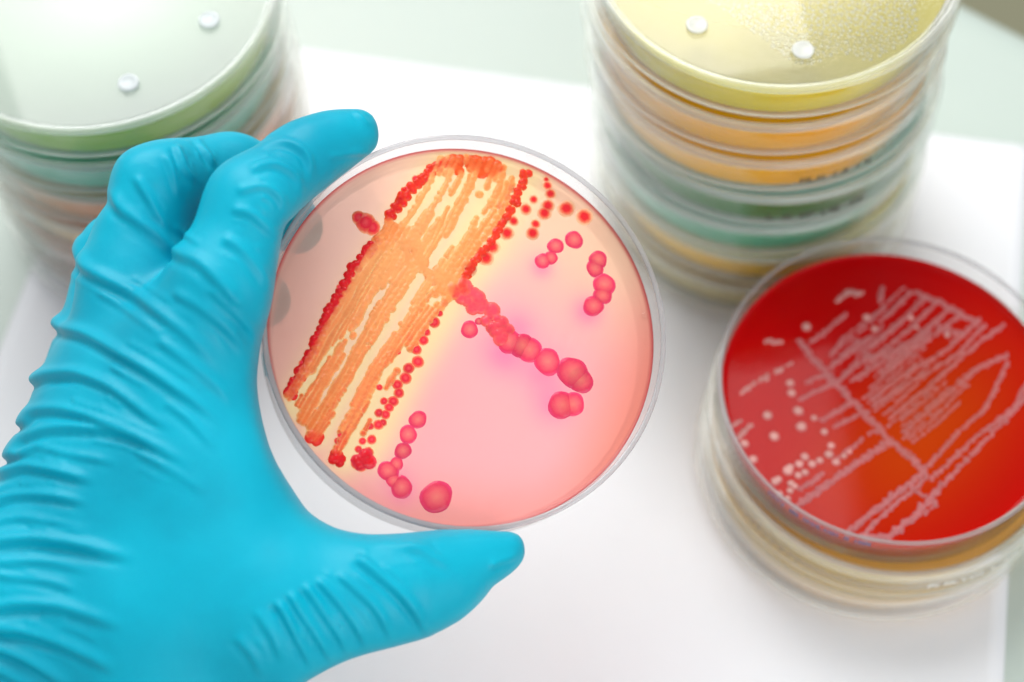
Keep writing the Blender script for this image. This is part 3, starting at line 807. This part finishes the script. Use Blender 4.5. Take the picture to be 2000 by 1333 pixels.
M_CRED = colony_mat('red_colony_with_pale_halo', [(0.0, (244, 52, 66)), (0.4, (244, 58, 66)), (0.66, (252, 146, 112)), (0.85, (254, 208, 170)), (1.0, (254, 220, 184))], 0.35, 0.4)
M_CPINK = colony_mat('pink_domed_colony', [(0.0, (255, 150, 140)), (0.45, (252, 118, 130)), (0.8, (244, 76, 116)), (1.0, (246, 84, 136))], 0.3, 0.36)
M_CBEAD = colony_mat('red_bead_colony', [(0.0, (250, 96, 104)), (0.5, (244, 50, 76)), (0.8, (250, 116, 92)), (1.0, (254, 190, 146))], 0.3, 0.32)
hz = HZ-0.02
def hc(lst, mat, hf, k=1.0):
    for (px, py, r) in lst:
        x, y = held_local(px, py); colony(held_agar, x, y, hz, r*HP*k, mat, hf)
hc([(1067,351,7),(1069,363,11),(1075,379,12),(1042,390,10),(1027,409,13),(1070,402,15),(1063,417,15),(1106,408,18),(1141,424,19),(1046,438,11),(1040,456,15),(1003,432,11),(990,456,15),(961,483,17),(949,504,17),(916,525,17),
    (998,369,9),(991,384,8),(976,402,9),(1008,395,8),(985,430,9),(968,448,8)], M_CRED, .36)
hc([(1121,469,19.5),(1085,481,16.5),(1076,504,14),(1060,510,17),(1168,508,20),(1162,525,19),(1180,556,23.5),(1177,577,20),(1159,598,22),
    (917,644,18),(935,628,8),(994,667,24),(1020,676,25),(1034,684,25),(1069,707,27),(1118,728,33),(1134,744,26),(1097,792,28),(1119,790,23),
    (816,820,18),(797,849,18),(787,881,17),(774,907,14),(758,920,20),(768,938,15),(784,952,21),(852,971,31),(970,640,20),(982,652,18)], M_CPINK, .36)
hc([(848,630,12),(832,649,9),(827,665,11),(813,683,11),(816,707,13),(798,720,12),(792,739,13),(776,752,11),(779,768,11),(768,784,11),(750,784,8),(760,796,10),(740,807,9),(753,810,10),(739,830,11),(723,833,8),(748,826,8),(726,859,10),(708,862,8),(700,878,8),(719,884,11),(710,900,13),(696,906,11),(706,912,11),(672,848,7),(660,862,8),(665,850,7),
    (701,426,15),(714,436,21),(727,445,17),(858,612,8),(800,660,7),(778,688,6),(741,757,7),(868,592,8),
    (780,392,8),(796,370,8),(812,350,8),(768,412,8),(690,520,8),(664,562,8),(645,598,9),(630,630,8),(612,668,9),(592,710,9),(580,738,8),(570,758,9)], M_CBEAD, .45)
# one air bubble caught at the wall, as in the photo
x, y = held_local(1258, 616)
bo = colony(held_agar, x, y, HZ+0.2, 0.7, M_WATER, 1.2, 'air_bubble')

# ------------------------------------------------------------------ gloved hand (implicit surface, camera-aligned mm frame, then moved to the world)
def cp(px, py, z): return np.array([(px-1000)/F_PX*z, (py-666.5)/F_PX*z, z])
OUT = [(560,1420),(590,1336),(640,1308),(680,1290),(720,1277),(760,1268),(830,1250),(870,1232),(900,1215),(930,1188),(950,1165),(962,1146),(990,1128),(1012,1113),(1026,1095),(1031,1078),(1026,1055),(1012,1038),(985,1033),(940,1030),(870,1030),(830,1036),(800,1040),(760,1043),(720,1043),(690,1038),(660,1028),(630,1010),(600,988),(578,962),(560,938),(540,905),(525,870),(514,830),(508,800),(503,770),(502,740),(504,715),(508,690),(516,660),(525,630),(533,590),(540,540),(546,500),(550,470),(556,440),(574,424),(600,402),(650,362),(700,325),(742,296),(748,272),(746,245),(736,218),(718,208),(690,206),(650,209),(620,213),(590,222),(545,242),(500,262),(480,257),(440,252),(400,251),(350,257),(290,275),(258,287),(235,302),(222,322),(214,345),(208,375),(204,402),(190,413),(172,425),(157,445),(147,470),(138,505),(130,545),(126,585),(122,603),(108,610),(100,622),(98,640),(102,655),(94,680),(84,706),(66,722),(58,742),(62,765),(58,785),(42,812),(36,828),(40,845),(22,868),(12,886),(14,905),(2,925),(-20,960),(-45,1000),(-100,1080),(-220,1240),(-420,1460),(-420,1800),(300,1800)]
OUT = np.array(OUT, float)
def seg_dist(P, A, B):
    AB = B-A; t = np.clip(((P-A)@AB)/(AB@AB+1e-12), 0, 1)
    q = P-(A+t[..., None]*AB); return np.sqrt((q**2).sum(-1)), t
# 2-D signed distance of the outline on a pixel grid
gx = np.arange(-700, 1160, 5.0); gy = np.arange(120, 2000, 5.0)
PX, PY = np.meshgrid(gx, gy); PP = np.stack([PX, PY], -1)
dmin = np.full(PX.shape, 1e9); inside = np.zeros(PX.shape, bool)
for a, b in zip(OUT, np.roll(OUT, -1, 0)):
    dmin = np.minimum(dmin, seg_dist(PP, a, b)[0])
    cond = ((a[1] > PY) != (b[1] > PY)); xi = (b[0]-a[0])*(PY-a[1])/(b[1]-a[1]+1e-12)+a[0]
    inside ^= cond & (PX < xi)
SD2 = np.where(inside, -dmin, dmin).astype(np.float32)
def sd2(px, py):
    i = np.clip((px-gx[0])/5, 0, len(gx)-1.001); j = np.clip((py-gy[0])/5, 0, len(gy)-1.001)
    i0 = i.astype(np.int32); j0 = j.astype(np.int32); a = i-i0; b = j-j0
    return (SD2[j0, i0]*(1-a)*(1-b)+SD2[j0, i0+1]*a*(1-b)+SD2[j0+1, i0]*(1-a)*b+SD2[j0+1, i0+1]*a*b)

RES = 0.85
x0, x1, y0, y1, z0, z1 = -150, 8, -54, 100, 306, 398
ax_ = np.arange(x0, x1, RES, dtype=np.float32); ay_ = np.arange(y0, y1, RES, dtype=np.float32); az_ = np.arange(z0, z1, RES, dtype=np.float32)
GX, GY, GZ = np.meshgrid(ax_, ay_, az_, indexing='ij')
def cone(a, b):
    A = cp(*a[:3]).astype(np.float32); B = cp(*b[:3]).astype(np.float32); AB = B-A
    X, Y, Zz = GX-A[0], GY-A[1], GZ-A[2]
    t = np.clip((X*AB[0]+Y*AB[1]+Zz*AB[2])/np.float32(AB@AB), 0, 1)
    return np.sqrt((X-t*AB[0])**2+(Y-t*AB[1])**2+(Zz-t*AB[2])**2)-(a[3]+t*(b[3]-a[3]))
def smin(a, b, k):
    h = np.maximum(k-np.abs(a-b), 0)/k; return np.minimum(a, b)-h*h*k*np.float32(0.25)
def smax(a, b, k): return -smin(-a, -b, k)
def chain(pts, k=3.0):
    d = None
    for a, b in zip(pts[:-1], pts[1:]):
        c = cone(a, b); d = c if d is None else smin(d, c, k)
    return d
index_ = [(372,690,341,14.0),(438,560,337,11.2),(497,400,339,9.6),(600,305,349,8.2),(655,277,353,7.0),(694,262,355,6.0)]
middle = [(270,680,352,13.5),(268,560,352,12.0),(296,362,353,10.2),(452,338,367,8.6),(600,450,370,6.6)]
ring_f = [(220,740,364,13),(215,640,366,11.5),(238,505,367,10),(400,520,377,8),(548,588,365,6.6)]
pinky = [(185,810,375,12.5),(180,710,378,10.5),(195,690,380,9.5),(350,700,386,7.5),(450,720,380,6.5)]
thumb = [(300,1180,338,17),(560,1180,334,15),(700,1163,335,13.2),(800,1143,337,11.8),(880,1120,340,9.6),(945,1092,342,7.0),(990,1073,343,5.2)]
def build_hand():
    palm = cone((372,700,341,14.5), (60,1150,348,20))
    for a, b in [((270,700,352,15), (20,1130,356,18)), ((220,760,364,14), (-40,1120,364,17)), ((180,820,374,13), (-90,1120,372,16)),
                 ((60,1150,348,20), (-330,1560,356,25)), ((-60,1120,368,18), (-330,1560,360,24)), ((60,1150,346,20), (300,1180,338,18)),
                 ((392,830,341,14.5), (405,930,339,15)), ((405,930,339,15), (470,1080,336,15)), ((250,1000,345,18), (400,1100,338,17)), ((330,1260,342,20), (520,1230,338,16)), ((60,1150,348,20), (330,1300,344,22)), ((100,1300,350,24), (-250,1600,356,26))]:
        palm = smin(palm, cone(a, b), 9.0)
    d = None
    for ch in (index_, middle, ring_f, pinky):
        f = smin(chain(ch, 4.0), palm, 6.0)
        d = f if d is None else smin(d, f, 1.3)
    d = smin(d, smin(chain(thumb, 5.0), palm, 9.0), 1.0)
    # keep the traced silhouette
    ppx = GX/GZ*F_PX+1000; ppy = GY/GZ*F_PX+666.5
    d = smax(d, sd2(ppx, ppy)*GZ/F_PX, 3.2)
    # two fingertips pressed to the back of the dish
    d = smin(d, smin(cone(middle[-2], (578,444,371,6.2)), cone(ring_f[-2], (513,586,366,6.4)), 1.0), 2.0)
    # flatten against the dish it holds
    c = np.array([np.dot(HC-CAM, AX_R), np.dot(HC-CAM, AX_D), np.dot(HC-CAM, AX_F)]); n = np.array([np.dot(HN, AX_R), np.dot(HN, AX_D), np.dot(HN, AX_F)])
    X, Y, Zz = GX-c[0], GY-c[1], GZ-c[2]
    hgt = X*n[0]+Y*n[1]+Zz*n[2]
    rad = np.sqrt(np.maximum(X*X+Y*Y+Zz*Zz-hgt*hgt, 0))-(CUP_R+0.12)
    cyl = np.maximum(rad, np.maximum(hgt-0.15, -hgt-CUP_H-0.12))
    d = smax(d, -cyl, 0.8)
    return d

def surface_nets(D):
    s = D < 0
    nx, ny, nz = D.shape
    cnt = np.zeros((nx-1, ny-1, nz-1), np.float32); acc = [np.zeros_like(cnt) for _ in range(3)]
    corners = [(i, j, k) for i in (0, 1) for j in (0, 1) for k in (0, 1)]
    sl = lambda c: (slice(c[0], nx-1+c[0]), slice(c[1], ny-1+c[1]), slice(c[2], nz-1+c[2]))
    act = np.zeros(cnt.shape, bool); allin = np.ones(cnt.shape, bool)
    for c in corners: act |= s[sl(c)]; allin &= s[sl(c)]
    act &= ~allin
    ci = np.argwhere(act)
    val = np.stack([D[ci[:, 0]+c[0], ci[:, 1]+c[1], ci[:, 2]+c[2]] for c in corners], -1)
    P = np.zeros((len(ci), 3)); W = np.zeros(len(ci))
    for a in range(8):
        for b in range(a+1, 8):
            ca, cb = np.array(corners[a]), np.array(corners[b])
            if np.abs(ca-cb).sum() != 1: continue
            va, vb = val[:, a], val[:, b]; m = (va < 0) != (vb < 0)
            t = np.where(m, va/(va-vb+1e-20), 0)
            P += np.where(m[:, None], ca+(cb-ca)*t[:, None], 0); W += m
    P = P/W[:, None]+ci
    idx = -np.ones(cnt.shape, np.int64); idx[tuple(ci.T)] = np.arange(len(ci))
    quads = []
    for ax in range(3):
        o1, o2 = [(1, 2), (2, 0), (0, 1)][ax]
        A = [slice(None)]*3; B = [slice(None)]*3; A[ax] = slice(0, -1); B[ax] = slice(1, None)
        sa, sb = s[tuple(A)], s[tuple(B)]
        e = np.argwhere(sa != sb)
        e = e[(e[:, o1] > 0) & (e[:, o2] > 0) & (e[:, o1] < D.shape[o1]-1) & (e[:, o2] < D.shape[o2]-1)]
        q = []
        for da, db in ((-1, -1), (0, -1), (0, 0), (-1, 0)):
            g = e.copy(); g[:, o1] += da; g[:, o2] += db; q.append(idx[tuple(g.T)])
        q = np.stack(q, -1); ins = sa[tuple(e.T)]
        q[~ins] = q[~ins][:, ::-1]
        quads.append(q)
    return P, np.concatenate(quads)

D = build_hand()
hv, hq = surface_nets(D)
hq = hq[(hq >= 0).all(1)]
hv = hv*RES+np.array([x0, y0, z0])
del D

def adjacency_smooth(V, Q, it, lam=0.5):
    for _ in range(it):
        A = np.zeros_like(V); W = np.zeros(len(V))
        for a in range(4):
            i, j = Q[:, a], Q[:, (a+1) % 4]
            np.add.at(A, i, V[j]); np.add.at(A, j, V[i]); np.add.at(W, i, 1); np.add.at(W, j, 1)
        V = V*(1-lam)+lam*A/np.maximum(W, 1)[:, None]
    return V
def normals(V, Q):
    fn = np.cross(V[Q[:, 2]]-V[Q[:, 0]], V[Q[:, 3]]-V[Q[:, 1]]); N_ = np.zeros_like(V)
    for a in range(4): np.add.at(N_, Q[:, a], fn)
    return N_/np.maximum(np.linalg.norm(N_, axis=1), 1e-9)[:, None]
hv = adjacency_smooth(hv, hq, 3)
def subdivide(V, Q):
    E0 = np.stack([Q, np.roll(Q, -1, 1)], -1).reshape(-1, 2); E0.sort(1)
    key, inv = np.unique(E0[:, 0]*len(V)+E0[:, 1], return_inverse=True)
    em = (V[key//len(V)]+V[key % len(V)])/2; fc = V[Q].mean(1)
    nv = len(V); e = inv.reshape(-1, 4)+nv; f = np.arange(len(Q))+nv+len(em)
    return np.vstack([V, em, fc]), np.concatenate([np.stack([Q[:, a], e[:, a], f, e[:, (a+3) % 4]], -1) for a in range(4)])
hv, hq = subdivide(hv, hq)
hv = adjacency_smooth(hv, hq, 3)
# glove folds: ridge lines (pixels of the photo) raised on the surface, with the hollow below them
FOLDS = [  # points, width px, height mm, hollow ratio
 ([(148,470),(151,490),(165,522),(206,546),(258,572),(315,612),(375,662),(435,728)], 13, 1.0, .8),
 ([(214,360),(234,404),(265,428),(306,456),(344,490),(389,511),(430,553),(465,594),(500,628)], 14, 1.0, .7),
 ([(262,340),(280,372),(299,404),(318,432),(336,462)], 10, .8, .7),
 ([(341,282),(361,325),(382,362)], 8, .7, .8), ([(382,268),(410,311),(422,330)], 7, .6, .8), ([(320,300),(338,340),(352,390)], 8, .5, .7),
 ([(500,290),(551,278),(593,297),(608,332),(604,362)], 9, .7, .6), ([(482,334),(534,322),(579,346),(590,390)], 9, .7, .6), ([(458,375),(510,364),(544,383),(564,420)], 9, .6, .6),
 ([(448,410),(490,418),(527,449),(548,480)], 10, .6, .6), ([(430,465),(470,486),(505,525),(528,577)], 11, .6, .6),
 ([(690,215),(712,238),(730,246)], 7, .45, .5), ([(640,309),(690,300),(738,298)], 7, .4, .5),
 ([(98,632),(106,628),(120,640),(165,653),(225,686),(285,719),(345,758),(405,803),(446,842)], 12, 1.3, .9),
 ([(58,744),(80,736),(105,731),(150,731),(210,752),(255,782),(300,818),(345,842)], 11, 1.2, 1.0),
 ([(38,825),(60,803),(105,798),(156,808),(210,826),(270,848),(345,884)], 11, 1.1, 1.0),
 ([(14,888),(30,864),(54,848),(105,836),(180,836),(255,851),(315,878),(390,917)], 11, 1.1, .9),
 ([(0,924),(40,911),(75,914),(135,926),(195,941)], 10, 1.2, 1.0), ([(30,888),(75,875),(135,887),(240,908)], 9, .6, .7),
 ([(-20,985),(10,971),(49,966),(114,971),(180,985)], 9, 1.0, 1.0),
 ([(-40,1062),(0,1056),(65,1053),(146,1062),(211,1077),(276,1092)], 13, 1.4, 1.1),
 ([(-20,1020),(40,1012),(120,1022),(200,1040)], 9, .45, .6),
 ([(-20,1098),(97,1098),(195,1121)], 10, .5, .6), ([(0,1124),(81,1134),(162,1157)], 9, .5, .6),
 ([(0,1184),(32,1180),(114,1184),(179,1202),(248,1230)], 13, 1.1, .8), ([(-30,1222),(0,1228),(65,1238),(130,1260),(195,1293),(234,1319)], 13, 1.4, 1.0),
 ([(-20,1255),(0,1267),(65,1296),(114,1325),(150,1350)], 12, 1.2, 1.0), ([(-20,1300),(40,1330),(80,1360)], 12, 1.0, 1.0),
 ([(330,569),(390,599),(450,650),(486,704)], 12, .6, .6), ([(405,560),(450,602),(486,644),(500,680)], 10, .6, .7), ([(300,660),(360,700),(420,752),(460,800)], 11, .5, .6),
 ([(320,780),(380,830),(430,882)], 11, .45, .6), ([(260,880),(340,920),(410,970)], 12, .4, .5),
 ([(689,1086),(726,1111),(770,1148),(805,1189),(834,1233),(842,1250)], 10, 1.1, 1.0), ([(655,1120),(690,1146),(730,1186),(760,1236),(766,1262)], 9, .8, .9),
 ([(616,1130),(660,1175),(697,1227),(720,1274)], 9, .9, 1.0), ([(590,1140),(625,1186),(660,1238),(684,1286)], 9, .9, 1.0), ([(562,1155),(596,1209),(631,1264),(656,1300)], 9, 1.0, 1.0),
 ([(538,1172),(568,1225),(598,1280),(612,1312)], 9, 1.1, 1.6), ([(500,1190),(530,1240),(560,1300)], 11, .6, .6), ([(460,1240),(500,1290),(520,1330)], 12, .5, .6),
 ([(784,1062),(842,1085),(886,1111)], 12, .5, .6), ([(955,1108),(985,1094),(1015,1086)], 8, .5, .9),
 ([(730,1060),(800,1070),(860,1062)], 12, .3, .5),
]
frng = random.Random(5)
for pts, w, h, hol in list(FOLDS):            # smaller creases branch off the large folds
    P = np.array(pts, float)
    for rep_ in range(3):
        R_ = resample(P, 6.0)
        if len(R_) < 8: continue
        a = frng.randint(0, len(R_)//2); b = min(len(R_)-1, a+frng.randint(5, max(6, len(R_)//2)))
        seg = R_[a:b+1:4]
        if len(seg) < 2: continue
        T = seg[-1]-seg[0]; T /= np.linalg.norm(T); nrm = np.array([-T[1], T[0]])
        off = frng.choice((-1, 1))*w*frng.uniform(1.5, 2.6); drift = frng.uniform(-.5, .5)*w
        sg = [tuple(q+nrm*(off+drift*i_/len(seg))) for i_, q in enumerate(seg)]
        FOLDS.append((sg, w*frng.uniform(.45, .7), h*frng.uniform(.14, .3), .7))
hN = normals(hv, hq)
vp = np.stack([hv[:, 0]/hv[:, 2]*F_PX+1000, hv[:, 1]/hv[:, 2]*F_PX+666.5], -1)
facing = smooth(-0.35, 0.25, -hN[:, 2])
disp = np.zeros(len(hv))
for pts, w, h, hol in FOLDS:
    w = w*0.85
    P = np.array(pts, float)
    # smooth polyline by Catmull-Rom
    Pp = np.vstack([2*P[0]-P[1], P, 2*P[-1]-P[-2]]); C = []
    for i in range(1, len(Pp)-2):
        for t in np.linspace(0, 1, 6, endpoint=False):
            a, b, c, d_ = Pp[i-1:i+3]
            C.append(0.5*((2*b)+(-a+c)*t+(2*a-5*b+4*c-d_)*t*t+(-a+3*b-3*c+d_)*t**3))
    C.append(P[-1]); C = np.array(C)
    lo, hi = C.min(0)-5*w, C.max(0)+5*w
    m = np.nonzero(((vp > lo) & (vp < hi)).all(1))[0]
    if len(m) == 0: continue
    best = np.full(len(m), 1e9); sgn = np.zeros(len(m)); tt = np.zeros(len(m)); cum = np.r_[0, np.cumsum(np.linalg.norm(np.diff(C, axis=0), axis=1))]
    for i in range(len(C)-1):
        A, B = C[i], C[i+1]; dd, t = seg_dist(vp[m], A, B)
        AB = B-A; cr_ = AB[0]*(vp[m][:, 1]-A[1])-AB[1]*(vp[m][:, 0]-A[0])
        k = dd < best; best[k] = dd[k]; sgn[k] = np.sign(cr_[k]); tt[k] = (cum[i]+t[k]*(cum[i+1]-cum[i]))/cum[-1]
    # sgn > 0 lies below / left of the line as seen in the photo when it runs left to right
    q = best*sgn
    run = C[-1]-C[0]
    if run[0] < 0: q = -q
    taper = smooth(0, 0.12, tt)*smooth(0, 0.3, 1-tt)
    if C[0][0] < 160: taper = smooth(0, 0.35, 1-tt)
    ph_ = frng.uniform(0, 6.28)
    amp = 1+0.25*np.sin(tt*7+ph_); q = q+w*0.12*np.sin(tt*8+ph_)
    wl = np.where(q > 0, w*0.72, w*1.15)            # steeper on the hollow side
    prof = np.exp(-(q/wl)**2) - hol*0.6*np.exp(-((q-1.6*w)/(0.7*w))**2)
    disp[m] += 1.15*h*prof*taper*amp
disp = np.where(disp > 0, 1.5*np.tanh(disp/1.5), -1.1*np.tanh(-disp/1.1))*facing
hv = hv+hN*disp[:, None]
hv = adjacency_smooth(hv, hq, 3, 0.5)
Rm = np.stack([AX_R, AX_D, AX_F], 0)
hw = (hv@Rm+CAM)
base_pt = hw.mean(0)
hand = mesh_obj('gloved_hand', (hw-base_pt)*MM, hq, M_GLOVE)
hand.location = tuple(base_pt*MM)
tag(hand, 'left hand in a wrinkled cyan nitrile glove gripping the pink dish by its rim', 'gloved hand')
